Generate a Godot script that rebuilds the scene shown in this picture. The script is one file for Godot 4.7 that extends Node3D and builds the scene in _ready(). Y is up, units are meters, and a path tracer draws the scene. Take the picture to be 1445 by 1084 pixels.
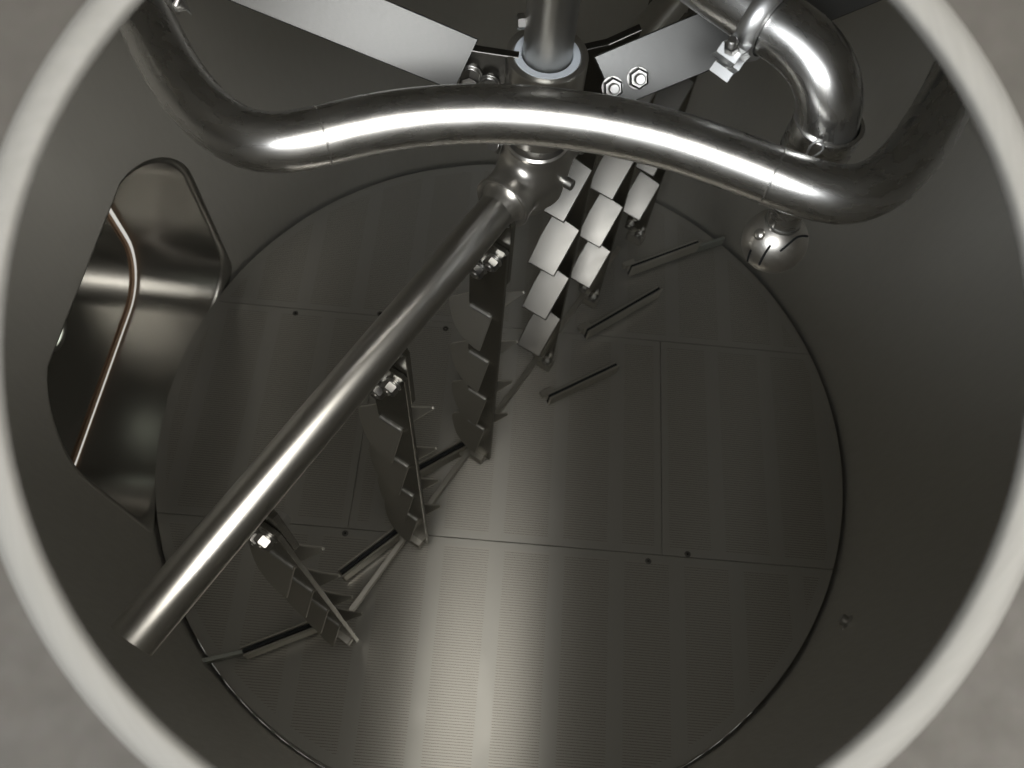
extends Node3D

# The inside of a steel brewing tun, looked into through its open manway.
# y is up, metres; the tank's axis is x = z = 0 and its slotted floor lies at y = 0.

const FLOOR_R := 0.75
const WALL_R := 0.758
const CONE_SLOPE := 0.48
const MAN_C := Vector3(-0.077, 1.375, 0.529)      # centre of the manway
const AXIS := Vector3(-0.0085, 0.0, -0.002)       # the drive shaft
const ARM_Y := 0.872

var M := {}
var rng := RandomNumberGenerator.new()


# ---------------------------------------------------------------- mesh helpers
class Shape:
	var p := PackedVector3Array()
	var n := PackedVector3Array()
	var uv := PackedVector2Array()
	var ix := PackedInt32Array()

	func v(a: Vector3, b: Vector3, t := Vector2.ZERO) -> int:
		p.append(a)
		n.append(b)
		uv.append(t)
		return p.size() - 1

	func t(a: int, b: int, c: int) -> void:      # turned so that the front, clockwise, faces along the normals
		var g := (p[b] - p[a]).cross(p[c] - p[a])
		if g.length_squared() < 1e-20:
			return
		if g.dot(n[a] + n[b] + n[c]) > 0.0:
			ix.append_array([a, c, b])
		else:
			ix.append_array([a, b, c])

	func q(a: int, b: int, c: int, d: int) -> void:
		t(a, b, c)
		t(a, c, d)

	func face(pts: Array, out: Vector3) -> void:  # flat convex face
		var nn: Vector3 = (pts[1] - pts[0]).cross(pts[2] - pts[0]).normalized()
		if nn.dot(out) < 0.0:
			nn = -nn
		var u := nn.cross(Vector3(0.31, 0.8, 0.51)).normalized()
		var w := nn.cross(u)
		var k := []
		for a in pts:
			k.append(v(a, nn, Vector2(a.dot(u), a.dot(w))))
		for i in range(1, pts.size() - 1):
			t(k[0], k[i], k[i + 1])

	func grid(rows: Array, norms: Array, uvs: Array, closed := false) -> void:
		var base := []
		for i in rows.size():
			var r := []
			for j in rows[i].size():
				r.append(v(rows[i][j], norms[i][j], uvs[i][j]))
			base.append(r)
		for i in rows.size() - 1:
			var m: int = rows[i].size()
			for j in (m if closed else m - 1):
				var j2 := (j + 1) % m
				q(base[i][j], base[i][j2], base[i + 1][j2], base[i + 1][j])

	func add(o: Shape, x := Transform3D()) -> void:
		var b := p.size()
		var nb := x.basis.inverse().transposed()
		for i in o.p.size():
			p.append(x * o.p[i])
			n.append((nb * o.n[i]).normalized())
			uv.append(o.uv[i])
		for i in o.ix:
			ix.append(b + i)

	func mesh() -> ArrayMesh:
		var a := []
		a.resize(Mesh.ARRAY_MAX)
		a[Mesh.ARRAY_VERTEX] = p
		a[Mesh.ARRAY_NORMAL] = n
		a[Mesh.ARRAY_TEX_UV] = uv
		a[Mesh.ARRAY_INDEX] = ix
		var m := ArrayMesh.new()
		m.add_surface_from_arrays(Mesh.PRIMITIVE_TRIANGLES, a)
		return m


func along(from: Vector3, dir: Vector3, hint := Vector3.UP) -> Transform3D:   # y runs along dir
	var y := dir.normalized()
	if absf(y.dot(hint)) > 0.99:
		hint = Vector3(0.13, 0.0, 0.99)
	var x := hint.cross(y).normalized()
	return Transform3D(Basis(x, y, x.cross(y)), from)


func smooth_path(pts: Array, sub := 6) -> PackedVector3Array:
	var out := PackedVector3Array()
	for i in pts.size() - 1:
		var a: Vector3 = pts[maxi(i - 1, 0)]
		var b: Vector3 = pts[i]
		var c: Vector3 = pts[i + 1]
		var d: Vector3 = pts[mini(i + 2, pts.size() - 1)]
		for k in sub:
			out.append(b.cubic_interpolate(c, a, d, float(k) / sub))
	out.append(pts[-1])
	return out


func relax(path: PackedVector3Array, times: int) -> PackedVector3Array:
	for _k in times:
		var o := path.duplicate()
		for i in range(1, path.size() - 1):
			o[i] = (path[i - 1] + 2.0 * path[i] + path[i + 1]) / 4.0
		path = o
	return path


func tube(path: PackedVector3Array, radius: float, seg := 40, caps := true) -> Shape:
	var s := Shape.new()
	var rows := []
	var norms := []
	var uvs := []
	var tang := (path[1] - path[0]).normalized()
	var side := tang.cross(Vector3(0.3, 0.9, 0.2)).normalized()
	var run := 0.0
	for i in path.size():
		var t0 := (path[mini(i + 1, path.size() - 1)] - path[maxi(i - 1, 0)]).normalized()
		side = (side - t0 * side.dot(t0)).normalized()
		var up := t0.cross(side)
		if i > 0:
			run += path[i].distance_to(path[i - 1])
		var r := []
		var nr := []
		var ur := []
		for j in seg + 1:
			var a := TAU * j / seg
			var d := side * cos(a) + up * sin(a)
			r.append(path[i] + d * radius)
			nr.append(d)
			ur.append(Vector2(run, a * radius))
		rows.append(r)
		norms.append(nr)
		uvs.append(ur)
	s.grid(rows, norms, uvs)
	if caps:
		for e in [0, rows.size() - 1]:
			var out: Vector3 = (path[0] - path[1]) if e == 0 else (path[-1] - path[-2])
			var pts: Array = rows[e].slice(0, seg)
			s.face(pts, out)
	return s


# revolves (radius, height) about y; corners sharper than `split` degrees stay sharp
func lathe(prof: Array, seg := 40, split := 35.0, from := 0.0, to := TAU) -> Shape:
	var s := Shape.new()
	var m := prof.size()
	var sn := []
	for i in m - 1:
		var d: Vector2 = prof[i + 1] - prof[i]
		sn.append(Vector2(d.y, -d.x).normalized())
	var run := 0.0
	for i in m - 1:
		var a: Vector2 = prof[i]
		var b: Vector2 = prof[i + 1]
		var na: Vector2 = sn[i]
		var nb: Vector2 = sn[i]
		if i > 0 and sn[i - 1].dot(sn[i]) > cos(deg_to_rad(split)):
			na = (sn[i - 1] + sn[i]).normalized()
		if i < m - 2 and sn[i + 1].dot(sn[i]) > cos(deg_to_rad(split)):
			nb = (sn[i + 1] + sn[i]).normalized()
		var rows := [[], []]
		var norms := [[], []]
		var uvs := [[], []]
		var len := a.distance_to(b)
		for j in seg + 1:
			var an := from + (to - from) * j / seg
			var c := cos(an)
			var z := sin(an)
			rows[0].append(Vector3(a.x * c, a.y, a.x * z))
			rows[1].append(Vector3(b.x * c, b.y, b.x * z))
			norms[0].append(Vector3(na.x * c, na.y, na.x * z))
			norms[1].append(Vector3(nb.x * c, nb.y, nb.x * z))
			uvs[0].append(Vector2(an * maxf(a.x, 0.01), run))
			uvs[1].append(Vector2(an * maxf(b.x, 0.01), run + len))
		run += len
		s.grid(rows, norms, uvs)
	return s


func area2(poly: PackedVector2Array) -> float:
	var a := 0.0
	for i in poly.size():
		a += poly[i].cross(poly[(i + 1) % poly.size()])
	return a * 0.5


# a flat plate: outline in its x-y plane, from z = 0 to z = thick, edges chamfered by `ch`
func plate(poly: PackedVector2Array, thick: float, ch := 0.0008) -> Shape:
	var s := Shape.new()
	if area2(poly) < 0.0:
		poly.reverse()
	var m := poly.size()
	var inn := PackedVector2Array()
	for i in m:
		var e0 := (poly[i] - poly[(i + m - 1) % m]).normalized()
		var e1 := (poly[(i + 1) % m] - poly[i]).normalized()
		var n0 := Vector2(-e0.y, e0.x)
		var n1 := Vector2(-e1.y, e1.x)
		var b := n0 + n1
		var k := ch / maxf(0.35, (1.0 + n0.dot(n1)) * 0.5)
		inn.append(poly[i] + b * 0.5 * k)
	var tri := Geometry2D.triangulate_polygon(inn)
	for top in [false, true]:
		var z := thick if top else 0.0
		var nn := Vector3(0, 0, 1.0 if top else -1.0)
		var k0 := s.p.size()
		for a in inn:
			s.v(Vector3(a.x, a.y, z), nn, a)
		for i in range(0, tri.size(), 3):
			s.t(k0 + tri[i], k0 + tri[i + 1], k0 + tri[i + 2])
	for i in m:
		var j := (i + 1) % m
		var e := (poly[j] - poly[i]).normalized()
		var o := Vector3(e.y, -e.x, 0)
		var a := Vector3(poly[i].x, poly[i].y, 0)
		var b := Vector3(poly[j].x, poly[j].y, 0)
		var ai := Vector3(inn[i].x, inn[i].y, 0)
		var bi := Vector3(inn[j].x, inn[j].y, 0)
		var lo := Vector3(0, 0, ch)
		var hi := Vector3(0, 0, thick - ch)
		var tz := Vector3(0, 0, thick)
		s.face([a + lo, b + lo, b + hi, a + hi], o)
		if ch > 0.0:
			s.face([a + hi, b + hi, bi + tz, ai + tz], o + Vector3(0, 0, 1))
			s.face([a + lo, b + lo, bi, ai], o - Vector3(0, 0, 1))
	return s


func block(size: Vector3, ch := 0.001) -> Shape:      # centred
	var a := size.x / 2
	var b := size.y / 2
	var s := plate(PackedVector2Array([Vector2(-a, -b), Vector2(a, -b), Vector2(a, b), Vector2(-a, b)]), size.z, ch)
	var o := Shape.new()
	o.add(s, Transform3D(Basis(), Vector3(0, 0, -size.z / 2)))
	return o


# hexagon of width af across its flats, along y from 0 to h, with turned corners
func hexagon(af: float, h: float, turn := 0.0) -> Shape:
	var s := Shape.new()
	var rc := af / sqrt(3.0)
	var ri := af / 2 * 0.93
	var c := (rc - ri) * 0.5
	for k in 6:
		var a0 := turn + TAU * k / 6
		var a1 := turn + TAU * (k + 1) / 6
		var d0 := Vector3(cos(a0), 0, sin(a0))
		var d1 := Vector3(cos(a1), 0, sin(a1))
		var dm := (d0 + d1).normalized()
		for top in [0, 1]:
			var ye: float = h if top else 0.0
			var yc: float = h - c if top else c
			var out := Vector3(0, 1.0 if top else -1.0, 0)
			s.face([d0 * rc + Vector3(0, yc, 0), dm * (af / 2) + Vector3(0, ye - (ye - yc) * 0.35, 0), d1 * rc + Vector3(0, yc, 0), d1 * ri + Vector3(0, ye, 0), d0 * ri + Vector3(0, ye, 0)], out + dm)
			s.face([Vector3(0, ye, 0), d0 * ri + Vector3(0, ye, 0), d1 * ri + Vector3(0, ye, 0)], out)
		s.face([d0 * rc + Vector3(0, c, 0), d1 * rc + Vector3(0, c, 0), d1 * rc + Vector3(0, h - c, 0), d0 * rc + Vector3(0, h - c, 0)], dm)
	return s


func thread(r: float, h: float, pitch := 0.0013) -> Shape:      # along y from 0 to h
	var prof := []
	var k := int(h / pitch)
	for i in k:
		prof.append(Vector2(r * 0.87, h * i / k))
		prof.append(Vector2(r, h * (i + 0.5) / k))
	prof.append(Vector2(r * 0.82, h))
	prof.append(Vector2(0.0001, h))
	return lathe(prof, 16, 20.0)


func washer(r: float, h: float) -> Shape:
	return lathe([Vector2(r * 0.5, 0), Vector2(r - 0.0004, 0), Vector2(r, 0.0004), Vector2(r, h - 0.0004), Vector2(r - 0.0004, h), Vector2(r * 0.5, h)], 28)


func box3(a: Vector3, b: Vector3) -> Shape:
	var s := Shape.new()
	s.add(block((b - a).abs()), Transform3D(Basis(), (a + b) / 2))
	return s


# ---------------------------------------------------------------- nodes
func obj(called: String, s: Shape, mat: Material, parent: Node = self, at := Transform3D()) -> MeshInstance3D:
	var o := MeshInstance3D.new()
	o.name = called
	o.mesh = s.mesh()
	o.material_override = null
	o.mesh.surface_set_material(0, mat)
	o.transform = at
	parent.add_child(o, true)
	var t := String(o.name)
	if t != called:
		o.name = numbered(called, parent, o)
	return o


func again(called: String, src: MeshInstance3D, parent: Node, at: Transform3D, mat: Material = null) -> MeshInstance3D:
	var o := MeshInstance3D.new()
	o.mesh = src.mesh
	if mat:
		o.material_override = mat
	o.transform = at
	o.name = numbered(called, parent, o)
	parent.add_child(o, true)
	return o


func numbered(called: String, parent: Node, me: Node) -> String:
	var k := 0
	var t := called
	while true:
		var hit := parent.get_node_or_null(t)
		if hit == null or hit == me:
			return t
		k += 1
		t = "%s_%03d" % [called, k]
	return t


func thing(called: String, label: String, category: String, at := Vector3.ZERO) -> Node3D:
	var o := Node3D.new()
	o.name = called
	o.position = at
	o.set_meta("label", label)
	if category:
		o.set_meta("category", category)
	add_child(o)
	return o


# ---------------------------------------------------------------- materials
func noise_tex(freq: float, oct: int, lo: float, hi: float, size := 512, seed_ := 1, kind := FastNoiseLite.TYPE_SIMPLEX_SMOOTH) -> NoiseTexture2D:
	var f := FastNoiseLite.new()
	f.noise_type = kind
	f.seed = seed_
	f.frequency = freq
	f.fractal_octaves = oct
	var t := NoiseTexture2D.new()
	t.width = size
	t.height = size
	t.seamless = true
	t.noise = f
	var g := Gradient.new()
	g.set_color(0, Color(lo, lo, lo))
	g.set_color(1, Color(hi, hi, hi))
	t.color_ramp = g
	return t


func tint_tex(freq: float, oct: int, a: Color, b: Color, size := 512, seed_ := 1) -> NoiseTexture2D:
	var t := noise_tex(freq, oct, 0, 1, size, seed_)
	t.color_ramp.set_color(0, a)
	t.color_ramp.set_color(1, b)
	return t


func steel(lin: Color, rough_tex: Texture2D, scale := Vector3.ONE, rough := 1.0, metal := 1.0) -> StandardMaterial3D:
	var m := StandardMaterial3D.new()
	m.albedo_color = lin.linear_to_srgb()
	m.metallic = metal
	m.metallic_specular = 0.5
	m.roughness = rough
	if rough_tex:
		m.roughness_texture = rough_tex
		m.uv1_scale = scale
	return m


func materials() -> void:
	var smudge := noise_tex(0.013, 4, 0.29, 0.39, 512, 3)
	var fine := noise_tex(0.03, 3, 0.305, 0.325, 512, 5)
	var wall := noise_tex(0.02, 5, 0.42, 0.62, 512, 8)
	var streak := noise_tex(0.11, 3, 0.22, 0.36, 512, 11)
	M.pipe = steel(Color(0.66, 0.65, 0.63), smudge, Vector3(3, 9, 1), 0.82)
	M.rod = steel(Color(0.62, 0.605, 0.57), noise_tex(0.02, 2, 0.285, 0.305, 256, 12), Vector3(1, 20, 1))
	M.shaft = steel(Color(0.58, 0.57, 0.545), streak, Vector3(60, 3, 1), 1.35)
	M.wall = steel(Color(0.575, 0.56, 0.515), wall, Vector3(7, 1.2, 1), 0.9, 0.55)
	M.wall.normal_enabled = true
	var wn := noise_tex(0.004, 2, 0, 1, 512, 21)
	wn.as_normal_map = true
	wn.bump_strength = 2.0
	M.wall.normal_texture = wn
	M.wall.normal_scale = 0.04
	M.cone = steel(Color(0.575, 0.56, 0.515), wall, Vector3(4, 4, 1), 1.0, 0.55)
	M.plate = steel(Color(0.55, 0.54, 0.51), fine, Vector3(8, 8, 1), 1.1)
	M.bracket = steel(Color(0.165, 0.164, 0.158), streak, Vector3(3, 50, 1), 1.5)
	M.blade = steel(Color(0.60, 0.58, 0.53), fine, Vector3(7, 7, 1), 1.25, 0.9)
	M.bar = steel(Color(0.34, 0.33, 0.30), fine, Vector3(7, 7, 1), 0.8)  # dark reflections on the bars put into a darker steel colour
	M.ball = steel(Color(0.72, 0.69, 0.64), noise_tex(0.02, 3, 0.33, 0.42, 256, 44), Vector3(12, 12, 1))
	M.lug = steel(Color(0.14, 0.135, 0.125), null, Vector3.ONE, 0.34)  # base colour darkened to stand for the dark reflections on the lugs
	M.dull = steel(Color(0.14, 0.135, 0.125), null, Vector3.ONE, 0.5)
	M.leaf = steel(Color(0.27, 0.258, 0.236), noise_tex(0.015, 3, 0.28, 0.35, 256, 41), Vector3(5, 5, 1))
	M.rubber = StandardMaterial3D.new()
	M.rubber.albedo_color = Color(0.10, 0.115, 0.125)
	M.rubber.roughness = 0.6
	M.cast = steel(Color(0.60, 0.575, 0.53), fine, Vector3(20, 20, 1), 0.95, 0.95)
	M.bolt = steel(Color(0.52, 0.51, 0.49), null, Vector3.ONE, 0.36)
	M.band = steel(Color(0.70, 0.70, 0.69), null, Vector3.ONE, 0.4)
	M.neck = steel(Color(0.48, 0.47, 0.44), null, Vector3.ONE, 0.33)
	M.door = steel(Color(0.50, 0.49, 0.47), null, Vector3.ONE, 0.07)
	M.lip = steel(Color(0.105, 0.103, 0.097), fine, Vector3(9, 9, 1), 2.2, 0.25)
	M.lip.metallic_specular = 0.3
	M.lip.albedo_color = Color.WHITE
	M.lip.albedo_texture = tint_tex(0.02, 4, Color(0.345, 0.341, 0.328), Color(0.365, 0.36, 0.347), 512, 61)
	M.flange = StandardMaterial3D.new()
	M.flange.albedo_texture = tint_tex(0.010, 3, Color(0.184, 0.175, 0.161), Color(0.206, 0.196, 0.181), 1024, 31)
	M.flange.uv1_triplanar = true
	M.flange.uv1_scale = Vector3(4, 4, 4)
	M.flange.metallic = 0.3
	M.flange.metallic_specular = 0.35
	M.flange.roughness_texture = noise_tex(0.02, 4, 0.62, 0.78, 512, 33)
	M.floor = steel(Color(0.44, 0.43, 0.40), noise_tex(0.012, 3, 0.29, 0.345, 512, 51), Vector3(1.6, 1.6, 1), 1.0, 0.62)
	M.floor.anisotropy_enabled = true
	M.floor.anisotropy = 0.94
	# the slots of the false floor: 1.1 mm wide, one every 5.1 mm; texture u runs across the slots
	var im := Image.create_empty(256, 256, false, Image.FORMAT_RGB8)
	im.fill(Color(0.715, 0.705, 0.675))
	for k in 8:
		var x := k * 32
		im.fill_rect(Rect2i(x, 0, 2, 256), Color(0.68, 0.67, 0.64))
		im.fill_rect(Rect2i(x + 2, 0, 4, 256), Color(0.34, 0.33, 0.31))
		im.fill_rect(Rect2i(x + 6, 0, 2, 256), Color(0.70, 0.69, 0.66))
	var slots := ImageTexture.create_from_image(im)
	M.slot = steel(Color(1, 1, 1), null, Vector3(1.0 / 0.0408, 2.3, 1), 0.32, 0.62)
	M.slot.uv1_scale = Vector3(1.0 / 0.0408, 2.3, 1)
	M.slot.albedo_texture = slots
	M.slot.anisotropy_enabled = true
	M.slot.anisotropy = 0.94
	M.plastic = StandardMaterial3D.new()
	M.plastic.albedo_color = Color(0.94, 0.965, 0.99)
	M.plastic.roughness = 0.38
	M.gasket = StandardMaterial3D.new()
	M.gasket.albedo_color = Color(0.66, 0.55, 0.46)
	M.gasket.metallic_specular = 0.2
	M.gasket.roughness = 0.6
	M.black = StandardMaterial3D.new()
	M.black.albedo_color = Color(0.015, 0.015, 0.015)
	M.black.roughness = 0.9
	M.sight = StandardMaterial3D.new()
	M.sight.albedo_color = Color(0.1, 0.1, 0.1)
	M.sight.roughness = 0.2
	M.sight.emission_enabled = true  # glow added for a bright glint on the door
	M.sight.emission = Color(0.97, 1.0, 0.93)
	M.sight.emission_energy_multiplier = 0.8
	M.wiper = StandardMaterial3D.new()
	M.wiper.albedo_color = Color(0.62, 0.63, 0.60)
	M.wiper.roughness = 0.55


# ---------------------------------------------------------------- camera and light
func camera_and_light() -> void:
	var cam := Camera3D.new()
	cam.name = "camera"
	var b := Basis(Vector3(0.998086668, 0.055748254, 0.026742019), Vector3(0.0, 0.432505719, -0.90163119), Vector3(-0.061830441, 0.89990607, 0.431678192))
	cam.transform = Transform3D(b.orthonormalized(), Vector3(-0.10036217, 1.68377297, 0.69289978))
	var at := CameraAttributesPhysical.new()
	at.frustum_focal_length = 25.68
	at.frustum_focus_distance = 1.0
	at.frustum_near = 0.02
	at.frustum_far = 60.0
	at.exposure_aperture = 7.0
	cam.attributes = at
	cam.fov = 50.09
	cam.near = 0.02
	cam.far = 60.0
	add_child(cam)
	cam.current = true
	var e := Environment.new()
	e.background_mode = Environment.BG_COLOR
	e.background_color = Color(0.92, 0.91, 0.87).linear_to_srgb()
	e.tonemap_mode = Environment.TONE_MAPPER_LINEAR
	e.tonemap_exposure = 1.28
	e.sdfgi_enabled = true
	e.ssao_enabled = true
	e.ssil_enabled = true
	var w := WorldEnvironment.new()
	w.name = "hall_air"
	w.environment = e
	add_child(w)
	# unseen area lights added above and around the manway to light the tun
	lamp("ceiling_light", MAN_C + Vector3(0.15, 2.3, 0.35), Vector2(2.6, 2.2), 6.0, Color(1.0, 0.98, 0.94), MAN_C)
	lamp("added_side_light", MAN_C + Vector3(1.9, 1.65, 1.95), Vector2(2.3, 1.3), 18.0, Color(1.0, 0.99, 0.97), MAN_C)
	lamp("added_side_light_001", MAN_C + Vector3(-0.25, 2.4, 2.6), Vector2(2.4, 1.4), 8.5, Color(0.97, 0.985, 1.0), MAN_C)
	lamp("added_side_light_002", MAN_C + Vector3(-2.2, 1.5, 1.9), Vector2(1.9, 1.2), 9.0, Color(0.96, 0.98, 1.0), MAN_C)


func lamp(called: String, at: Vector3, size: Vector2, energy: float, tint: Color, aim: Vector3) -> void:
	var l := AreaLight3D.new()
	l.name = called
	l.area_size = size
	l.light_energy = energy
	l.light_color = tint
	l.area_range = 12.0
	l.area_attenuation = 2.0
	l.shadow_enabled = true
	add_child(l)
	l.look_at_from_position(at, aim, Vector3(0.1, 0.0, 1.0))


# ---------------------------------------------------------------- the tank
func loop_uy(half: float, y0: float, y1: float, r_low: float, r_top: float, steps := 10) -> PackedVector2Array:
	var out := PackedVector2Array()
	for c in [[half - r_low, y0 + r_low, r_low, -PI / 2], [half - r_top, y1 - r_top, r_top, 0.0], [-half + r_top, y1 - r_top, r_top, PI / 2], [-half + r_low, y0 + r_low, r_low, PI]]:
		for i in steps + 1:
			var a: float = c[3] + PI / 2 * i / steps
			out.append(Vector2(c[0] + c[2] * cos(a), c[1] + c[2] * sin(a)))
	return out


const HATCH_A := deg_to_rad(187.5)

func hatch_point(u: float, y: float, d: float) -> Vector3:      # u to the side, d outwards from the axis
	var n := Vector3(cos(HATCH_A), 0, sin(HATCH_A))
	var s := Vector3(-sin(HATCH_A), 0, cos(HATCH_A))
	return n * d + s * u + Vector3(0, y, 0)


func tank() -> void:
	var t := thing("mash_tun", "round steel tun seen through its open manway, with smooth grey inner wall", "brewing tank")
	# wall: from below the floor up to the cone, with the hatch left open
	var half := 0.312
	var ring := loop_uy(half + 0.012, -0.03, 0.487, 0.02, 0.14)
	var top_wall := (0.0 - 1.63) * 0.0 + 1.63 - CONE_SLOPE * WALL_R
	var s := Shape.new()
	var cols := []
	for i in 181:
		cols.append([HATCH_A - PI + TAU * i / 180.0, 0])
	var hc := []
	for p in ring:
		if p.y > 0.06:
			hc.append([asin(p.x / WALL_R), p.y])
	hc.sort_custom(func(a, b): return a[0] < b[0])
	var rows_all := []
	var aw: float = hc[-1][0]
	for i in 181:
		var da := -PI + TAU * i / 180.0
		if absf(da) > aw + 0.004:
			rows_all.append([da, -0.08])
	var left := rows_all.filter(func(k): return k[0] < 0.0)
	var right := rows_all.filter(func(k): return k[0] > 0.0)
	var seq := [left + [[-aw, -0.08]], hc, [[aw, -0.08]] + right]
	var sill := []
	for i in 81:
		var sa := aw * sin(PI / 2 * lerpf(-1.0, 1.0, i / 80.0))
		var over := maxf(absf(WALL_R * sin(sa)) - (half + 0.012 - 0.075), 0.0)
		sill.append([sa, -0.08, -0.030 + 0.075 - sqrt(maxf(0.075 * 0.075 - over * over, 0.0)) + 0.0015])
	seq.append(sill)
	var hatch_n := 40
	for part in seq:
		var rows := []
		var norms := []
		var uvs := []
		for k in part:
			var an: float = HATCH_A + k[0]
			var c := Vector3(cos(an), 0, sin(an))
			var r := []
			var nr := []
			var ur := []
			for j in hatch_n + 1:
				var y: float = lerpf(k[1], k[2] if k.size() > 2 else top_wall, float(j) / hatch_n)
				r.append(c * WALL_R + Vector3(0, y, 0))
				nr.append(-c)
				ur.append(Vector2(an * WALL_R, y))
			rows.append(r)
			norms.append(nr)
			uvs.append(ur)
		s.grid(rows, norms, uvs)
	obj("wall", s, M.wall, t)
	# cone roof with the round hole of the manway
	var n := Vector3(MAN_C.x, 0, MAN_C.z).normalized() * 0.4317 + Vector3(0, 0.902, 0)
	n = n.normalized()
	var e1 := Vector3(0, 0, 1).cross(n).normalized()
	var e2 := n.cross(e1)
	s = Shape.new()
	var rows2 := []
	var norms2 := []
	var uvs2 := []
	for i in 97:
		var a := TAU * i / 96.0
		var h := MAN_C + (e1 * cos(a) + e2 * sin(a)) * 0.2435
		var d := Vector2(h.x - MAN_C.x, h.z - MAN_C.z).normalized()
		var c2 := Vector2(MAN_C.x, MAN_C.z)
		var bq := c2.dot(d)
		var far := -bq + sqrt(bq * bq - c2.length_squared() + WALL_R * WALL_R)
		var near := Vector2(h.x - MAN_C.x, h.z - MAN_C.z).length()
		var r := []
		var nr := []
		var ur := []
		for j in 25:
			var f := pow(j / 24.0, 1.5)
			var pp := c2 + d * lerpf(near, far, f)
			var rr := pp.length()
			r.append(Vector3(pp.x, 1.63 - CONE_SLOPE * rr, pp.y))
			var rad := pp.normalized()
			nr.append(-Vector3(rad.x * 0.4317, 0.902, rad.y * 0.4317).normalized())
			ur.append(pp)
		rows2.append(r)
		norms2.append(nr)
		uvs2.append(ur)
	s.grid(rows2, norms2, uvs2)
	obj("cone_roof", s, M.cone, t)
	# manway: rolled lip and the matt flange round it
	var mx := Transform3D(Basis(e1, n, e1.cross(n)), MAN_C)
	var prof := [Vector2(0.2480, -0.034), Vector2(0.2235, -0.0062), Vector2(0.2200, -0.0028), Vector2(0.2176, 0.0008), Vector2(0.2168, 0.0030), Vector2(0.2170, 0.0055), Vector2(0.2176, 0.0070), Vector2(0.2190, 0.0080), Vector2(0.2255, 0.0083), Vector2(0.2285, 0.0077), Vector2(0.2306, 0.0062), Vector2(0.2324, 0.0044), Vector2(0.2345, 0.0030)]
	prof.reverse()
	obj("manway_lip", lathe(prof, 160), M.lip, t, mx)
	obj("manway_flange", lathe([Vector2(0.42, -0.03), Vector2(0.36, 0.0015), Vector2(0.2335, 0.0033)], 160), M.flange, t, mx)
	# bottom below the false floor
	obj("tank_bottom", lathe([Vector2(WALL_R, -0.05), Vector2(0.001, -0.055)], 96), M.cone, t)
	# hatch neck: rounded edge in the wall, then a straight sleeve
	s = Shape.new()
	var outer := loop_uy(half + 0.012, -0.030, 0.487, 0.075, 0.14)
	var inner := loop_uy(half, -0.004, 0.475, 0.125, 0.128)
	var rr2 := []
	var nn2 := []
	var uu2 := []
	var m := outer.size()
	var dist := [0.0]
	for j in range(1, m + 1):
		dist.append(dist[-1] + inner[j % m].distance_to(inner[j - 1]))
	var d_axis := Vector3(cos(HATCH_A), 0, sin(HATCH_A))
	for k in 12:
		var r := []
		var nr := []
		var ur := []
		for j in m:
			var o := outer[j]
			var i2 := inner[j]
			var tg := (inner[(j + 1) % m] - inner[(j + m - 1) % m]).normalized()
			var out2 := Vector2(tg.y, -tg.x)
			var side := hatch_point(-out2.x, -out2.y, 0.0)
			var wall_d := sqrt(WALL_R * WALL_R - o.x * o.x)
			if k <= 6:
				var a := PI / 2 * k / 6.0
				var q := o.lerp(i2, sin(a))
				r.append(hatch_point(q.x, q.y, wall_d + 0.012 * (1.0 - cos(a))))
				nr.append((side * sin(a) - d_axis * cos(a)).normalized())
			else:
				var f := (k - 6) / 5.0
				r.append(hatch_point(i2.x, i2.y, lerpf(wall_d + 0.012, 0.895, f)))
				nr.append(side)
			ur.append(Vector2(dist[j], k * 0.02))
		rr2.append(r)
		nn2.append(nr)
		uu2.append(ur)
	s.grid(rr2, nn2, uu2, true)
	obj("hatch_neck", s, M.neck, t)
	# a small plugged fitting low on the wall
	var pa := deg_to_rad(36.7)
	var pc := Vector3(cos(pa), 0, sin(pa))
	obj("wall_fitting", lathe([Vector2(0.0001, 0.014), Vector2(0.008, 0.014), Vector2(0.0105, 0.012), Vector2(0.0105, 0.004), Vector2(0.016, 0.0005), Vector2(0.018, -0.002)], 28), M.bolt, t, along(pc * WALL_R + Vector3(0, 0.17, 0), -pc))
	# the hatch's door with its brown seal
	var dr := thing("hatch_door", "dark polished hatch door with thin brown seal and small sight glass with added glow at left", "hatch door", hatch_point(0, 0, 0.9))
	var dx := Transform3D(Basis(hatch_point(1, 0, 0), Vector3.UP, -d_axis), Vector3.ZERO)
	obj("door_panel", plate(loop_uy(0.34, -0.03, 0.50, 0.05, 0.15), 0.006), M.door, dr, dx * Transform3D(Basis(), Vector3(0, 0, -0.006)))
	var gl := loop_uy(0.298, 0.006, 0.462, 0.116, 0.118, 12)
	gl.append(gl[0])
	var gp := PackedVector3Array()
	for g in gl:
		gp.append(Vector3(g.x, g.y, 0.003))
	# guessed sight glass: a disc with added glow for a bright glint
	obj("glass_ring", lathe([Vector2(0.034, 0.0005), Vector2(0.034, 0.006), Vector2(0.036, 0.008), Vector2(0.043, 0.008), Vector2(0.045, 0.0005)], 48), M.neck, dr, dx * along(Vector3(-0.006, 0.249, 0), Vector3(0, 0, 1)))
	obj("glow_disc", lathe([Vector2(0.0001, 0.004), Vector2(0.0345, 0.004)], 48), M.sight, dr, dx * along(Vector3(-0.006, 0.249, 0), Vector3(0, 0, 1)))
	obj("door_seal", tube(gp, 0.0034, 12, false), M.gasket, dr, dx)


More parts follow.
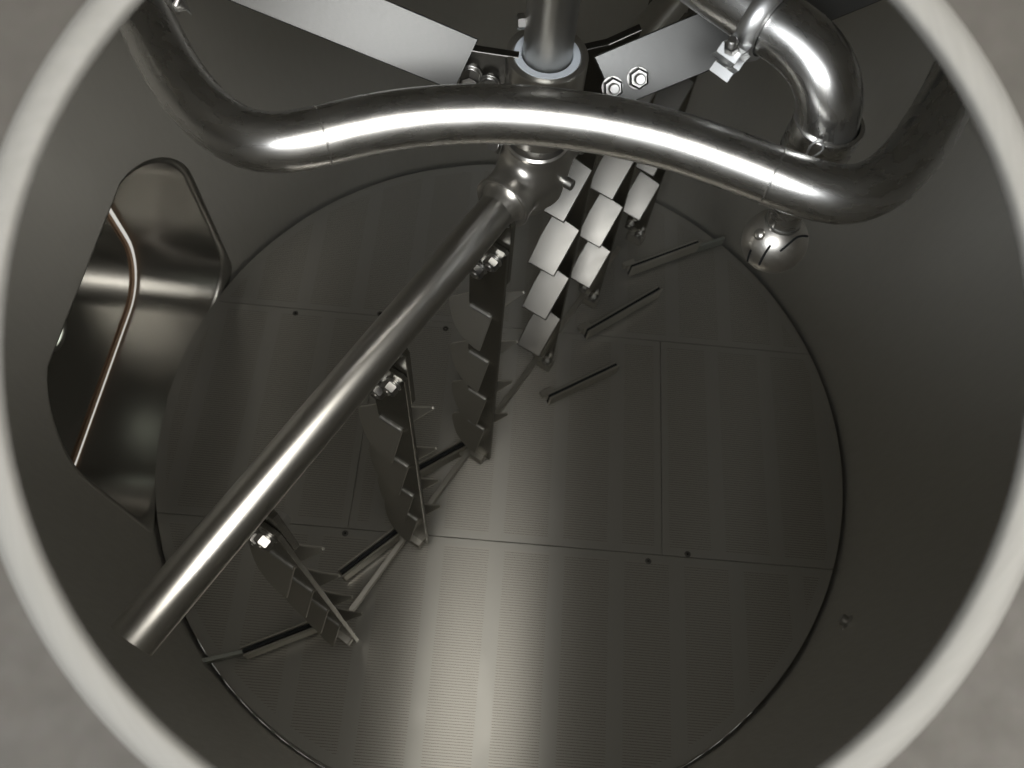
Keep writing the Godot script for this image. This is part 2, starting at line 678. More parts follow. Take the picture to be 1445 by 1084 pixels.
# ---------------------------------------------------------------- the slotted floor
func floor_plates() -> void:
	var fl := Node3D.new()
	fl.name = "floor"
	fl.set_meta("kind", "structure")
	add_child(fl)
	var turn := deg_to_rad(5.6)
	var ax := Vector3(cos(turn), 0, sin(turn))       # along the slots
	var bx := Vector3(-sin(turn), 0, cos(turn))
	var disc := PackedVector2Array()
	for i in 180:
		disc.append(Vector2(cos(TAU * i / 180), sin(TAU * i / 180)) * FLOOR_R)
	var g := 0.0006
	# rows of plates: [a0, a1, b0, b1, shift of the slotted columns]
	var panels := [[-1.0, 0.065, -1.0, -0.262, 0.0], [0.065, 1.0, -1.0, -0.262, 0.0], [-1.0, -0.312, -0.262, 0.25, 0.065], [-0.312, 0.345, -0.262, 0.25, -0.005], [0.345, 1.0, -0.262, 0.25, 0.09], [-1.0, 1.0, 0.25, 1.0, 0.0]]
	var screw: MeshInstance3D = null
	var socket: MeshInstance3D = null
	for pn in panels:
		var rect := PackedVector2Array([Vector2(pn[0] + g, pn[2] + g), Vector2(pn[1] - g, pn[2] + g), Vector2(pn[1] - g, pn[3] - g), Vector2(pn[0] + g, pn[3] - g)])
		var got := Geometry2D.intersect_polygons(disc, rect)
		var to3 := Transform3D(Basis(ax, bx, Vector3(0, -1, 0)), Vector3.ZERO)
		var s := Shape.new()
		s.add(plate(got[0], 0.004, 0.0006), to3)
		for i in s.uv.size():
			s.uv[i] = Vector2(s.p[i].dot(bx), s.p[i].dot(ax))
		var panel := obj("floor_plate", s, M.floor, fl)
		# slotted columns
		var small := PackedVector2Array()
		for p in disc:
			small.append(p * ((FLOOR_R - 0.022) / FLOOR_R))
		for k in range(-9, 10):
			var c: float = k * 0.125 + pn[4] + 0.0625
			var x0 := maxf(c - 0.0465, pn[0] + 0.016)
			var x1 := minf(c + 0.0465, pn[1] - 0.016)
			if x1 - x0 < 0.02:
				continue
			var strip := PackedVector2Array([Vector2(x0, pn[2] + 0.017), Vector2(x1, pn[2] + 0.017), Vector2(x1, pn[3] - 0.017), Vector2(x0, pn[3] - 0.017)])
			for poly in Geometry2D.intersect_polygons(small, strip):
				if absf(area2(poly)) < 0.0006:
					continue
				var f := Shape.new()
				var tri := Geometry2D.triangulate_polygon(poly)
				for p in poly:
					f.v(ax * p.x + bx * p.y + Vector3(0, 0.0004, 0), Vector3.UP, Vector2(p.y, p.x))
				for i in range(0, tri.size(), 3):
					f.t(tri[i], tri[i + 1], tri[i + 2])
				obj("slotted_strip", f, M.slot, panel)
	# countersunk screws along the seams
	var spots := [Vector2(-0.513, -0.249), Vector2(-0.318, -0.268), Vector2(-0.161, -0.244), Vector2(-0.316, 0.260), Vector2(0.399, 0.243), Vector2(0.316, 0.265), Vector2(-0.55, 0.238)]
	for q in spots:
		var at: Vector3 = ax * q.x + bx * q.y
		if screw == null:
			screw = obj("screw", lathe([Vector2(0.0022, -0.0002), Vector2(0.0026, 0.0008), Vector2(0.0055, 0.0011), Vector2(0.0064, 0.0006), Vector2(0.0066, 0.0001)], 20), M.dull, fl, Transform3D(Basis(), at))
			socket = obj("socket", lathe([Vector2(0.0001, 0.0003), Vector2(0.0027, 0.0003)], 8), M.black, screw)
		else:
			var sc := again("screw", screw, fl, Transform3D(Basis(), at))
			again("socket", socket, sc, Transform3D())


# ---------------------------------------------------------------- the rake
func es() -> Vector3:
	return Vector3(cos(deg_to_rad(124.9)), 0, sin(deg_to_rad(124.9)))


func et() -> Vector3:
	return Vector3(sin(deg_to_rad(124.9)), 0, -cos(deg_to_rad(124.9)))


func box_field(p: Vector3) -> float:      # the cast hub: a standing and a lying cylinder run into each other; p in (s, height, t)
	var a := Vector2(Vector2(p.x, p.z).length() - 0.0405, absf(p.y - 0.004) - 0.045)
	var d1 := minf(maxf(a.x, a.y), 0.0) + Vector2(maxf(a.x + 0.006, 0), maxf(a.y + 0.006, 0)).length() - 0.006
	var b := Vector2(Vector2(p.y, p.z).length() - 0.0335, absf(p.x) - 0.068)
	var d2 := minf(maxf(b.x, b.y), 0.0) + Vector2(maxf(b.x + 0.003, 0), maxf(b.y + 0.003, 0)).length() - 0.003
	var k := 0.022
	var h := clampf(0.5 + 0.5 * (d2 - d1) / k, 0, 1)
	return lerpf(d2, d1, h) - k * h * (1.0 - h)


func nets(field: Callable, lo: Vector3, hi: Vector3, cell: float) -> Shape:
	var nx := int((hi.x - lo.x) / cell) + 1
	var ny := int((hi.y - lo.y) / cell) + 1
	var nz := int((hi.z - lo.z) / cell) + 1
	var val := PackedFloat32Array()
	val.resize(nx * ny * nz)
	for i in nx:
		for j in ny:
			for k in nz:
				val[(i * ny + j) * nz + k] = field.call(lo + Vector3(i, j, k) * cell)
	var s := Shape.new()
	var at := {}
	var h := cell * 0.5
	for i in nx - 1:
		for j in ny - 1:
			for k in nz - 1:
				var sum := Vector3.ZERO
				var c := 0
				var first := val[(i * ny + j) * nz + k] < 0.0
				var mixed := false
				for q in range(1, 8):
					if (val[((i + (q & 1)) * ny + j + ((q >> 1) & 1)) * nz + k + (q >> 2)] < 0.0) != first:
						mixed = true
						break
				if not mixed:
					continue
				for e in [[0, 1], [2, 3], [4, 5], [6, 7], [0, 2], [1, 3], [4, 6], [5, 7], [0, 4], [1, 5], [2, 6], [3, 7]]:
					var q0: int = e[0]
					var q1: int = e[1]
					var a := val[((i + (q0 & 1)) * ny + j + ((q0 >> 1) & 1)) * nz + k + (q0 >> 2)]
					var b := val[((i + (q1 & 1)) * ny + j + ((q1 >> 1) & 1)) * nz + k + (q1 >> 2)]
					if (a < 0.0) != (b < 0.0):
						var f := a / (a - b)
						sum += Vector3(q0 & 1, (q0 >> 1) & 1, q0 >> 2).lerp(Vector3(q1 & 1, (q1 >> 1) & 1, q1 >> 2), f)
						c += 1
				var p := lo + (Vector3(i, j, k) + sum / c) * cell
				var g := Vector3(field.call(p + Vector3(h, 0, 0)) - field.call(p - Vector3(h, 0, 0)), field.call(p + Vector3(0, h, 0)) - field.call(p - Vector3(0, h, 0)), field.call(p + Vector3(0, 0, h)) - field.call(p - Vector3(0, 0, h)))
				at[(i * ny + j) * nz + k] = s.v(p, g.normalized(), Vector2(p.x + p.y, p.z - p.y))
	for i in range(1, nx - 1):
		for j in range(1, ny - 1):
			for k in range(1, nz - 1):
				var a := val[(i * ny + j) * nz + k] < 0.0
				if a != (val[((i + 1) * ny + j) * nz + k] < 0.0):
					s.q(at[(i * ny + j) * nz + k], at[(i * ny + j - 1) * nz + k], at[(i * ny + j - 1) * nz + k - 1], at[(i * ny + j) * nz + k - 1])
				if a != (val[(i * ny + j + 1) * nz + k] < 0.0):
					s.q(at[(i * ny + j) * nz + k], at[((i - 1) * ny + j) * nz + k], at[((i - 1) * ny + j) * nz + k - 1], at[(i * ny + j) * nz + k - 1])
				if a != (val[(i * ny + j) * nz + k + 1] < 0.0):
					s.q(at[(i * ny + j) * nz + k], at[((i - 1) * ny + j) * nz + k], at[((i - 1) * ny + j - 1) * nz + k], at[(i * ny + j - 1) * nz + k])
	return s


# nut and washers on a bolt end, along y
func nut_on(called: String, parent: Node, at: Transform3D, af := 0.017, stud := 0.007) -> void:
	var s := Shape.new()
	s.add(washer(af * 0.62, 0.0018))
	s.add(washer(af * 0.52, 0.0022), Transform3D(Basis(), Vector3(0, 0.0018, 0)))
	s.add(hexagon(af, af * 0.52, 0.35), Transform3D(Basis(), Vector3(0, 0.004, 0)))
	s.add(thread(af * 0.29, stud), Transform3D(Basis(), Vector3(0, 0.004 + af * 0.52, 0)))
	obj(called, s, M.bolt, parent, at)


func rake() -> void:
	var t := thing("rake", "mash rake turning on the central shaft, a long bright arm carrying rows of knives", "rake", AXIS)
	var S := es()
	var T := et()
	var U := Vector3.UP
	# shaft
	obj("shaft", lathe([Vector2(0.0265, 1.72), Vector2(0.0265, 0.93), Vector2(0.0235, 0.925), Vector2(0.0235, 0.80), Vector2(0.0001, 0.80)], 64), M.shaft, t)
	var key := obj("shaft_screw", hexagon(0.014, 0.008), M.bolt, t, along(Vector3(-0.0265, 1.087, -0.004), Vector3(-1, 0, 0.15)))
	key.name = "shaft_screw"
	# hub
	var hb := Basis(S, U, -T)
	var hub := obj("hub", nets(box_field, Vector3(-0.085, -0.055, -0.055), Vector3(0.085, 0.062, 0.055), 0.0026), M.cast, t, Transform3D(hb, Vector3(0, ARM_Y, 0)))
	for sg in [1, -1]:
		var ring := lathe([Vector2(0.0345, -0.01), Vector2(0.0345, 0.0), Vector2(0.0365, 0.003), Vector2(0.0372, 0.0065), Vector2(0.0362, 0.0088), Vector2(0.0345, 0.0082), Vector2(0.0325, 0.0058), Vector2(0.0295, 0.0052), Vector2(0.0268, 0.0085), Vector2(0.0250, 0.014), Vector2(0.0236, 0.022)], 64, 50.0)
		obj("hub_collar", ring, M.cast, hub, along(Vector3(0.066 * sg, 0, 0), Vector3(sg, 0, 0)))
	var lip := lathe([Vector2(0.0405, -0.004), Vector2(0.0400, 0.002), Vector2(0.0375, 0.0045), Vector2(0.0262, 0.0045), Vector2(0.0245, 0.002)], 48)
	obj("hub_rim", lip, M.cast, hub, Transform3D(Basis(), Vector3(0, 0.048, 0)))
	var pin := Shape.new()
	pin.add(lathe([Vector2(0.0098, -0.012), Vector2(0.0098, 0.003), Vector2(0.0072, 0.004), Vector2(0.0072, 0.018), Vector2(0.006, 0.019), Vector2(0.0001, 0.019)], 24))
	obj("set_pin", pin, M.bolt, hub, along(Vector3(-0.006, -0.006, -0.036), Vector3(0, 0, -1)))
	var hs := Shape.new()
	hs.add(washer(0.0125, 0.002))
	hs.add(hexagon(0.021, 0.012, 0.2), Transform3D(Basis(), Vector3(0, 0.002, 0)))
	obj("hub_bolt", hs, M.bolt, hub, along(Vector3(0.018, 0.028, 0.040), Vector3(0.25, 0.1, 1)))
	# the two arms
	for sg in [1, -1]:
		var path := PackedVector3Array()
		for i in 25:
			path.append(S * sg * lerpf(0.05, 0.6945, i / 24.0) + Vector3(0, ARM_Y, 0))
		path.append(S * sg * 0.6957 + Vector3(0, ARM_Y, 0))
		obj("arm", tube(path, 0.0232, 56), M.rod, t)
	# knives
	var near := [0.092, 0.312, 0.540]
	for sf in near:
		near_knife(t, sf)
	for sf in [0.177, 0.379, 0.599]:
		far_knife(t, sf)
	# tie rod low down between the knives
	obj("tie_bar", box3(Vector3(-0.54, 0.042, -0.0055), Vector3(0.54, 0.053, 0.0055)), M.blade, t, Transform3D(Basis(S, U, -T), T * -0.023))
	# ploughs near the floor: [from (s, t), to (s, t)]
	for g in [[0.086, -0.040, 0.191, -0.089], [0.306, -0.040, 0.454, -0.085], [0.534, -0.050, 0.673, -0.146], [-0.108, 0.047, -0.266, 0.132], [-0.300, 0.030, -0.501, 0.114], [-0.512, 0.026, -0.675, 0.128]]:
		plough(t, Vector2(g[0], g[1]), Vector2(g[2], g[3]))
	for g in [[0.668, -0.146, 0.728, -0.203], [-0.671, 0.128, -0.735, 0.174]]:
		var a: Vector3 = S * g[0] + T * g[1]
		var b: Vector3 = S * g[2] + T * g[3]
		var x: Vector3 = (b - a).normalized()
		var w := obj("wiper", box3(Vector3(0, 0.004, -0.004), Vector3(a.distance_to(b), 0.030, 0.004)), M.wiper, t, Transform3D(Basis(x, U, x.cross(U)), a))
		w.name = numbered("wiper", t, w)


func plough(t: Node3D, g0: Vector2, g1: Vector2) -> void:
	var a := es() * g0.x + et() * g0.y
	var b := es() * g1.x + et() * g1.y
	var x := (b - a).normalized()
	var z := x.cross(Vector3.UP)
	var len := a.distance_to(b)
	var f := 1.0 if g0.x > 0 else -1.0
	# a leaning blade with a foot lip
	var lean := Basis(x, Vector3.UP, z) * Basis(Vector3(1, 0, 0), deg_to_rad(4.0))
	# a dark rubber strip held between two steel strips
	var bl := obj("plough_blade", box3(Vector3(0, 0.0, 0.0025), Vector3(len, 0.040, 0.0070)), M.blade, t, Transform3D(lean, a + Vector3(0, 0.010, 0)))
	obj("rubber_strip", box3(Vector3(0.002, -0.004, -0.0050), Vector3(len - 0.002, 0.035, 0.0023)), M.rubber, bl)
	obj("blade_edge", box3(Vector3(0.003, 0.0, -0.0105), Vector3(len - 0.001, 0.030, -0.0052)), M.blade, bl)
	# stay from the knife foot
	obj("blade_stay", box3(Vector3(-0.008, 0.012, -0.024), Vector3(0.022, 0.024, -0.0107)), M.blade, bl)


func share_near(kn: Node, y: float) -> void:
	var out := PackedVector2Array()
	for p in [[0.009, 0.060], [0.008, 0.0], [0.0085, -0.016], [0.018, -0.028], [0.040, -0.068], [0.037, -0.0705], [0.024, -0.061], [0.006, -0.0485], [-0.015, -0.037], [-0.036, -0.025], [-0.054, -0.008], [-0.0635, 0.0], [-0.0655, 0.006], [-0.062, 0.015], [-0.053, 0.030], [-0.042, 0.043], [-0.028, 0.052], [-0.012, 0.058], [0.0, 0.0603]]:
		out.append(Vector2(p[0], p[1]))
	var th := deg_to_rad(60)
	var w := es() * cos(th) - Vector3.UP * sin(th)      # down the slope
	var x := et()
	var nn := x.cross(w)
	if nn.y < 0:
		nn = -nn
	var b := Basis(x, w, nn)
	obj("share", plate(out, 0.004, 0.0009), M.blade, kn, Transform3D(b, Vector3(0, y, 0)))
	# weld along the bar, colour brightened for the highlight on the share's edge
	var weld := PackedVector3Array()
	for i in 9:
		weld.append(et() * lerpf(-0.030, 0.007, i / 8.0) + es() * 0.0012 + Vector3(0, y + 0.005 + 0.0005 * sin(i * 2.3), 0))
	obj("weld_bead", tube(weld, 0.0029, 10), M.band, kn)


func knife_bar(t: Node3D, at: Vector3, t0: float, t1: float) -> MeshInstance3D:
	# its face, turned towards +es, stands in the node's own plane; the node is on the floor line
	var bar := plate(PackedVector2Array([Vector2(t0, 0.05), Vector2(t1, 0.05), Vector2(t1, 0.802), Vector2(t1 - 0.004, 0.806), Vector2(t0 + 0.004, 0.806), Vector2(t0, 0.802)]), 0.007, 0.0008)
	var sh := Shape.new()
	sh.add(bar, Transform3D(Basis(et(), Vector3.UP, es()), es() * -0.007))
	return obj("knife", sh, M.bar, t, Transform3D(Basis(), at))


func knife_fittings(kn: Node3D, t0: float, t1: float) -> void:
	var S := es()
	var T := et()
	# lug welded under the arm, behind the bar
	var lug := PackedVector2Array([Vector2(t0 + 0.006, 0.716), Vector2(t0, 0.724), Vector2(t0, 0.85), Vector2(t1 - 0.014, 0.868), Vector2(t1 - 0.004, 0.862), Vector2(t1, 0.852), Vector2(t1, 0.724), Vector2(t1 - 0.006, 0.716)])
	var o := Shape.new()
	o.add(plate(lug, 0.009, 0.001), Transform3D(Basis(T, Vector3.UP, S), S * -0.0165))
	obj("lug", o, M.bar, kn)
	var bead := PackedVector3Array()
	for i in 11:
		var a := lerpf(-0.9, 0.9, i / 10.0)
		bead.append(S * -0.007 + T * (0.0245 * sin(a)) + Vector3(0, ARM_Y - 0.0245 * cos(a) + 0.001 * sin(i * 3.0), 0))
	obj("weld_bead", tube(bead, 0.0032, 8), M.bolt, kn)
	for c in [[0.006, 0.778], [-0.016, 0.741]]:
		nut_on("nut", kn, along(T * c[0] + Vector3(0, c[1], 0), S), 0.019, 0.003)
		var h := Shape.new()
		h.add(washer(0.0105, 0.0018))
		h.add(hexagon(0.017, 0.010, 0.1), Transform3D(Basis(), Vector3(0, 0.0018, 0)))
		obj("bolt_head", h, M.bolt, kn, along(T * c[0] + Vector3(0, c[1], 0) - S * 0.0165, -S))


func near_knife(t: Node3D, sf: float) -> void:
	var kn := knife_bar(t, es() * sf, -0.034, 0.024)
	knife_fittings(kn, -0.034, 0.024)
	for y in [0.625, 0.478, 0.332, 0.190]:
		share_near(kn, y)
	obj("foot", box3(Vector3(-0.012, 0.030, -0.028), Vector3(0.012, 0.052, 0.012)), M.blade, kn, Transform3D(Basis(es(), Vector3.UP, et()), Vector3.ZERO))


func far_knife(t: Node3D, sf: float) -> void:
	# the inner face of this bar looks at the shaft
	var kn := knife_bar(t, es() * -sf, -0.042, 0.010)
	knife_fittings(kn, -0.042, 0.010)
	var th := deg_to_rad(37)
	var w := es() * cos(th) - Vector3.UP * sin(th)
	var x := et().rotated(w.normalized(), deg_to_rad(-9.0))
	if x.y > 0:
		x = et().rotated(w.normalized(), deg_to_rad(9.0))
	var nn := x.cross(w)
	if nn.y < 0:
		nn = -nn
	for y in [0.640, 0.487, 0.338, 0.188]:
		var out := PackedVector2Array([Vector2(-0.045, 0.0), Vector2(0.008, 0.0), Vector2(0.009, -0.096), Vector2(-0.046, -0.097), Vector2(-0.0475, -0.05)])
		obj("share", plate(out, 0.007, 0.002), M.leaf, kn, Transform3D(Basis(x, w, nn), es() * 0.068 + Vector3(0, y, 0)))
	obj("foot", box3(Vector3(-0.012, 0.030, -0.028), Vector3(0.012, 0.052, 0.012)), M.blade, kn, Transform3D(Basis(es(), Vector3.UP, et()), Vector3.ZERO))
	for c in [[0.0, 0.062], [-0.028, 0.078]]:
		nut_on("nut", kn, along(et() * c[0] + Vector3(0, c[1], 0), es()), 0.017, 0.004)


# ---------------------------------------------------------------- bearing bracket
func bearing() -> void:
	var t := thing("bearing_bracket", "steel bearing housing with white plastic bush, held on two flat struts", "bearing", AXIS)
	var hs := obj("housing", lathe([Vector2(0.0360, 0.945), Vector2(0.0448, 0.945), Vector2(0.0448, 1.0475), Vector2(0.0440, 1.0492), Vector2(0.0422, 1.0500), Vector2(0.0375, 1.0500), Vector2(0.0362, 1.0488), Vector2(0.0360, 1.040)], 72), M.cast, t)
	obj("bush", lathe([Vector2(0.0359, 1.035), Vector2(0.0359, 1.0487), Vector2(0.0350, 1.0494), Vector2(0.0284, 1.0494), Vector2(0.0274, 1.0484), Vector2(0.0272, 0.95)], 72), M.plastic, t)
	for k in 2:
		# the strut rises outwards; its broad face leans back towards the manway
		var dd := Vector3(-0.931, 0.342, -0.131) if k == 0 else Vector3(0.917, 0.342, -0.205)
		dd = dd.normalized()
		var sn := Vector3(0.102, 0.582, 0.79) if k == 0 else Vector3(-0.074, 0.648, 0.753)
		sn = (sn - dd * sn.dot(dd)).normalized()
		var down := dd.cross(sn)
		if down.y > 0:
			down = -down
		var corner := (Vector3(-0.082, 1.060, -0.009) if k == 0 else Vector3(0.039, 1.060, 0.012)) - AXIS
		var st := Shape.new()
		st.add(plate(PackedVector2Array([Vector2(0.0, 0.0), Vector2(0.006, 0.058), Vector2(0.62, 0.058), Vector2(0.62, 0.0)]), 0.006, 0.001), Transform3D(Basis(dd, down, dd.cross(down)), Vector3.ZERO))
		obj("strut", st, M.bracket, t, Transform3D(Basis(), corner - (sn * 0.006 if dd.cross(down).dot(sn) > 0 else Vector3.ZERO)))
		# upright lug on the housing that carries it
		var d := Vector3(dd.x, 0, dd.z).normalized()
		var nn := Vector3(-d.z, 0, d.x)
		if nn.z < 0:
			nn = -nn
		var b := Basis(d, Vector3.UP, d.cross(Vector3.UP))
		var lo := 0.968
		var hi := 1.050 if k == 0 else 1.044
		var flip := 0.0 if d.cross(Vector3.UP).dot(nn) > 0 else 0.010
		var lug_off := 0.002 if k == 0 else -0.012
		var lug := obj("lug", plate(PackedVector2Array([Vector2(0.030, hi), Vector2(0.070, hi + (0.001 if k == 0 else 0.004)), Vector2(0.084 if k == 0 else 0.105, hi + (0.002 if k == 0 else 0.018)), Vector2(0.096, lo + 0.02), Vector2(0.080, lo), Vector2(0.030, lo)]), 0.010, 0.0006), M.lug, t, Transform3D(b, nn * (lug_off + flip)))
		# weld between lug and housing
		var bead := PackedVector3Array()
		for i in 16:
			bead.append(d * (0.0345 + 0.0006 * sin(i * 2.1)) + nn * (lug_off + 0.0105) + Vector3(0, lerpf(lo + 0.004, hi - 0.006, i / 15.0), 0))
		obj("weld_bead", tube(bead, 0.0034, 10), M.cast, lug)
		if k == 0:
			for c in [[0.080, 1.020], [0.060, 1.010]]:
				var h := Shape.new()
				h.add(washer(0.0125, 0.002))
				h.add(washer(0.0105, 0.0024), Transform3D(Basis(), Vector3(0, 0.002, 0)))
				h.add(hexagon(0.0185, 0.011, 0.5), Transform3D(Basis(), Vector3(0, 0.0044, 0)))
				obj("bolt_head", h, M.bolt, t, along(d * c[0] + nn * (lug_off + 0.010) + Vector3(0, c[1], 0), nn))
		else:
			for c in [[0.008, 0.036], [0.036, 0.037]]:
				nut_on("nut", t, along(corner + dd * c[0] + down * c[1], sn), 0.019, 0.013)


# ---------------------------------------------------------------- wash pipe
func bead_ring(path: PackedVector3Array, i: int, r: float) -> Shape:
	var t0 := (path[i + 1] - path[i - 1]).normalized()
	var x := along(path[i], t0)
	var pts := PackedVector3Array()
	for k in 49:
		var a := TAU * k / 48
		pts.append(x * Vector3(cos(a) * r, rng.randf_range(-0.0006, 0.0006) if k % 48 else 0.0, sin(a) * r))
	return tube(pts, 0.0009, 6, false)


func wash_pipe() -> void:
	var t := thing("wash_pipe", "thick bright wavy pipe sweeping right across in front of the shaft", "pipe")
	var y := 1.115
	var pts := [Vector3(-0.60, y - 0.03, -0.36), Vector3(-0.52, y - 0.025, -0.22), Vector3(-0.455, y - 0.015, -0.09)]
	for p in [Vector2(-0.419, -0.007), Vector2(-0.385, 0.063), Vector2(-0.357, 0.120), Vector2(-0.319, 0.166), Vector2(-0.290, 0.184), Vector2(-0.265, 0.188), Vector2(-0.238, 0.183), Vector2(-0.214, 0.173), Vector2(-0.177, 0.160), Vector2(-0.133, 0.151), Vector2(-0.085, 0.146), Vector2(-0.036, 0.147), Vector2(0.012, 0.153), Vector2(0.061, 0.164), Vector2(0.092, 0.174), Vector2(0.123, 0.187), Vector2(0.154, 0.201), Vector2(0.184, 0.216), Vector2(0.213, 0.231), Vector2(0.240, 0.237), Vector2(0.266, 0.230), Vector2(0.291, 0.212), Vector2(0.316, 0.185), Vector2(0.341, 0.153), Vector2(0.363, 0.121), Vector2(0.385, 0.087)]:
		pts.append(Vector3(p.x, y, p.y))
	pts += [Vector3(0.43, y - 0.01, 0.01), Vector3(0.50, y - 0.02, -0.11), Vector3(0.60, y - 0.03, -0.30)]
	var path := relax(smooth_path(pts, 5), 30)
	obj("pipe", tube(path, 0.0263, 64), M.pipe, t)
	for x in [-0.222, 0.176]:
		var best := 1
		for i in range(1, path.size() - 1):
			if absf(path[i].x - x) < absf(path[best].x - x):
				best = i
		obj("weld_seam", bead_ring(path, best, 0.0262), M.pipe, t)
	# clamp where the pipe leaves at the upper left
	var c := Vector3(-0.424, y - 0.008, -0.022)
	var dir := Vector3(-0.42, 0, -0.9).normalized()
	clamp_ring("pipe_clamp", t, c, dir, Vector3(0.5, -0.35, -0.1), 0.0275)


func clamp_ring(called: String, parent: Node, c: Vector3, dir: Vector3, toward: Vector3, r: float) -> void:
	var band := lathe([Vector2(r + 0.001, -0.010), Vector2(r + 0.006, -0.0095), Vector2(r + 0.0095, -0.005), Vector2(r + 0.0102, 0.0), Vector2(r + 0.0095, 0.005), Vector2(r + 0.006, 0.0095), Vector2(r + 0.001, 0.010)], 64, 40.0)
	var x := along(c, dir)
	var cl := obj(called, band, M.band, parent, x)
	# two bent sheet ears with a screw through both
	var tl := (x.basis.inverse() * toward)
	tl.y = 0
	tl = tl.normalized()
	var side := Vector3(0, 1, 0).cross(tl)
	for sg in [1, -1]:
		var prof := [Vector2(r + 0.004, 0.0075), Vector2(r + 0.012, 0.0065), Vector2(r + 0.019, 0.0115), Vector2(r + 0.027, 0.0065), Vector2(r + 0.034, 0.0105)]
		var rows := []
		for layer in 2:
			var w := Shape.new()
			for i in prof.size() - 1:
				var a: Vector2 = prof[i]
				var b: Vector2 = prof[i + 1]
				var o := 0.0016 * layer
				var pa: Vector3 = tl * a.x + side * (a.y + o) * sg
				var pb: Vector3 = tl * b.x + side * (b.y + o) * sg
				var h := Vector3(0, 0.0105, 0)
				w.face([pa - h, pa + h, pb + h, pb - h], side * sg * (1 if layer else -1))
				if layer:
					for e in [-1, 1]:
						w.face([pa + h * e, pb + h * e, pb + h * e - side * o * sg, pa + h * e - side * o * sg], h * e)
			rows.append(w)
		rows[0].add(rows[1])
		obj("clamp_ear", rows[0], M.band, cl)
	var mid := tl * (r + 0.020)
	var sc := Shape.new()
	sc.add(thread(0.0042, 0.046, 0.0016), along(mid - side * 0.020, side))
	sc.add(hexagon(0.0125, 0.007, 0.3), along(mid + side * 0.0118, side))
	sc.add(lathe([Vector2(0.0001, 0.0), Vector2(0.0075, 0.0), Vector2(0.0082, 0.002), Vector2(0.0082, 0.007), Vector2(0.0001, 0.007)], 24), along(mid - side * 0.0195, side))
	obj("clamp_screw", sc, M.bolt, cl)


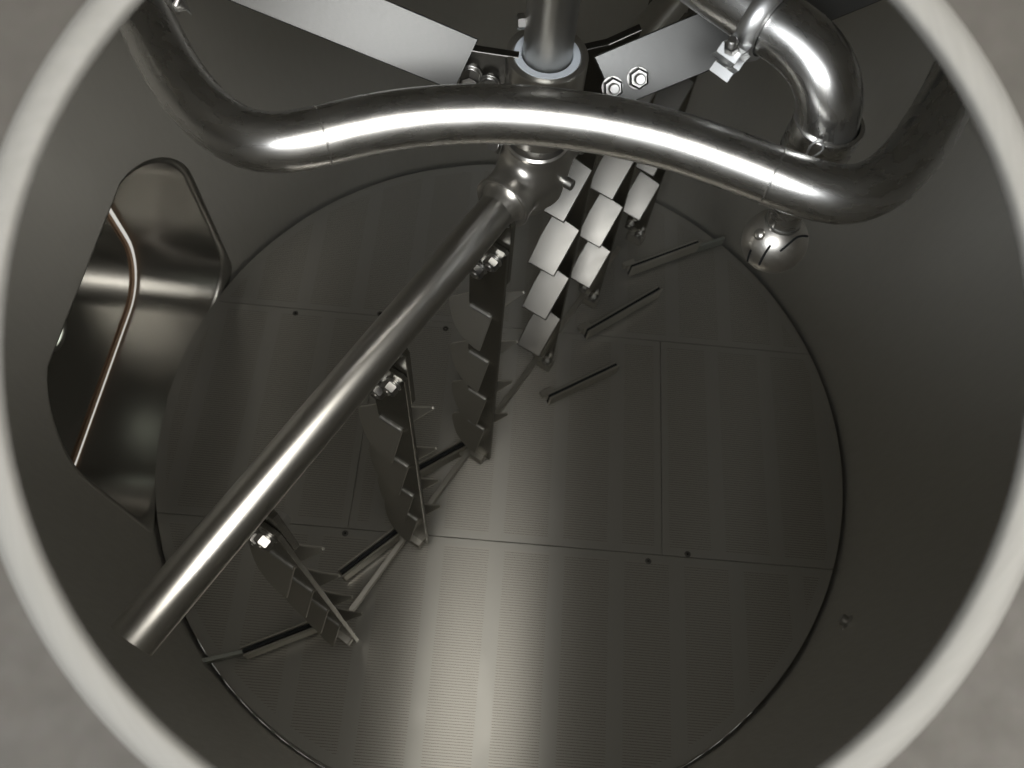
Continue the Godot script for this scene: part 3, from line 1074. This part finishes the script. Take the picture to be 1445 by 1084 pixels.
# ---------------------------------------------------------------- spray pipe
func spray() -> void:
	var t := thing("spray_pipe", "bent polished pipe with collar, locking pin and slotted spray ball at right", "spray pipe")
	var a := Vector3(0.2415, 1.060, 0.1600)
	var pts := [a, Vector3(0.2405, 1.09, 0.1585), Vector3(0.238, 1.116, 0.157), Vector3(0.2325, 1.143, 0.151), Vector3(0.222, 1.163, 0.137), Vector3(0.206, 1.171, 0.114), Vector3(0.187, 1.172, 0.0945), Vector3(0.163, 1.172, 0.0695), Vector3(0.134, 1.172, 0.038), Vector3(0.09, 1.172, -0.01), Vector3(0.0, 1.172, -0.11), Vector3(-0.15, 1.172, -0.27)]
	var path := relax(smooth_path(pts, 8), 40)
	obj("elbow_pipe", tube(path, 0.0288, 64), M.pipe, t)
	# collar: a slightly wider sleeve cut aslant
	var down := Vector3(0.006, -1.0, 0.030).normalized()
	var cx := along(Vector3(0.2385, 1.124, 0.1555), down)
	obj("collar", lathe([Vector2(0.0290, 0.0), Vector2(0.0322, 0.0), Vector2(0.0329, 0.0007), Vector2(0.0329, 0.050), Vector2(0.0322, 0.051), Vector2(0.019, 0.052), Vector2(0.0185, 0.056)], 64), M.pipe, t, cx)
	# wire locking pin through the collar
	var f := Vector3(-0.55, 0, 0.83).normalized()
	var base := cx * Vector3(0, 0.015, 0) + f * 0.0326
	var r := f.cross(Vector3.UP).normalized()
	var wire := []
	for w in [[-0.002, -0.004, 0.003], [-0.003, 0.004, 0.005], [-0.0035, 0.013, 0.004], [0.0, 0.020, 0.002], [0.005, 0.019, 0.001], [0.0075, 0.013, 0.0025], [0.004, 0.006, 0.005], [0.0, 0.001, 0.006], [-0.003, -0.003, 0.004], [-0.0045, -0.006, -0.002]]:
		wire.append(base - r * w[0] + Vector3.UP * w[1] + f * w[2])
	obj("locking_pin", tube(smooth_path(wire, 5), 0.0013, 8), M.band, t)
	# neck and spray ball
	var ball_c := Vector3(0.2422, 0.9577, 0.1708)
	var bottom := cx * Vector3(0, 0.054, 0)
	var axis := (ball_c - bottom).normalized()
	var bx := along(ball_c, -axis)
	var R := 0.0352
	var L := ball_c.distance_to(bottom)
	var prof := []
	for i in 25:
		var an := lerpf(-PI / 2, 1.02, i / 24.0)
		prof.append(Vector2(maxf(R * cos(an), 0.0001), R * sin(an)))
	obj("spray_ball", lathe(prof, 64, 40.0), M.ball, t, bx)
	obj("neck", lathe([Vector2(0.0186, R * sin(0.98) - 0.001), Vector2(0.0196, R * sin(0.98)), Vector2(0.0193, R * sin(0.98) + 0.0022), Vector2(0.0178, R * sin(0.98) + 0.0028), Vector2(0.0178, L + 0.004)], 48), M.pipe, t, bx)
	# rivet dimple and the milled slots
	obj("rivet", lathe([Vector2(0.0065, -0.001), Vector2(0.0062, 0.001), Vector2(0.0045, 0.0028), Vector2(0.0001, 0.0034)], 24, 60.0), M.cast, t, along(ball_c + Vector3(-0.70, 0.62, 0.22).normalized() * R, Vector3(-0.70, 0.62, 0.22)))
	var ball := t.get_node("spray_ball")
	var view := (Vector3(-0.10036, 1.68377, 0.6929) - ball_c).normalized()
	var vr := Vector3(0.998, 0, 0.0267)
	var rt := (vr - view * vr.dot(view)).normalized()
	var up := view.cross(rt)
	if up.y < 0:
		up = -up
	for sl in [[[-0.66, -0.29], [-0.72, -0.50], [-0.76, -0.66]], [[-0.10, -0.13], [-0.26, -0.42], [-0.38, -0.72]], [[0.94, 0.17], [0.62, 0.12], [0.18, -0.30]]]:
		var pp := []
		for c in sl:
			var q := Vector2(c[0], c[1]).limit_length(0.985)
			pp.append((rt * q.x + up * q.y + view * sqrt(1.0 - q.length_squared())) * (R - 0.0001))
		var sm := smooth_path(pp, 8)
		for i in sm.size():
			sm[i] = bx.basis.inverse() * (sm[i].normalized() * (R - 0.0001))
		obj("spray_slot", tube(sm, 0.0013, 8), M.black, ball)
	# clamp that joins the elbow to the feed pipe
	clamp_ring("pipe_clamp", t, Vector3(0.1755, 1.172, 0.0825), Vector3(-0.68, 0, -0.73), Vector3(-0.75, -0.30, 0.55), 0.0295)


func _ready() -> void:
	rng.seed = 7
	materials()
	camera_and_light()
	tank()
	floor_plates()
	rake()
	bearing()
	wash_pipe()
	spray()
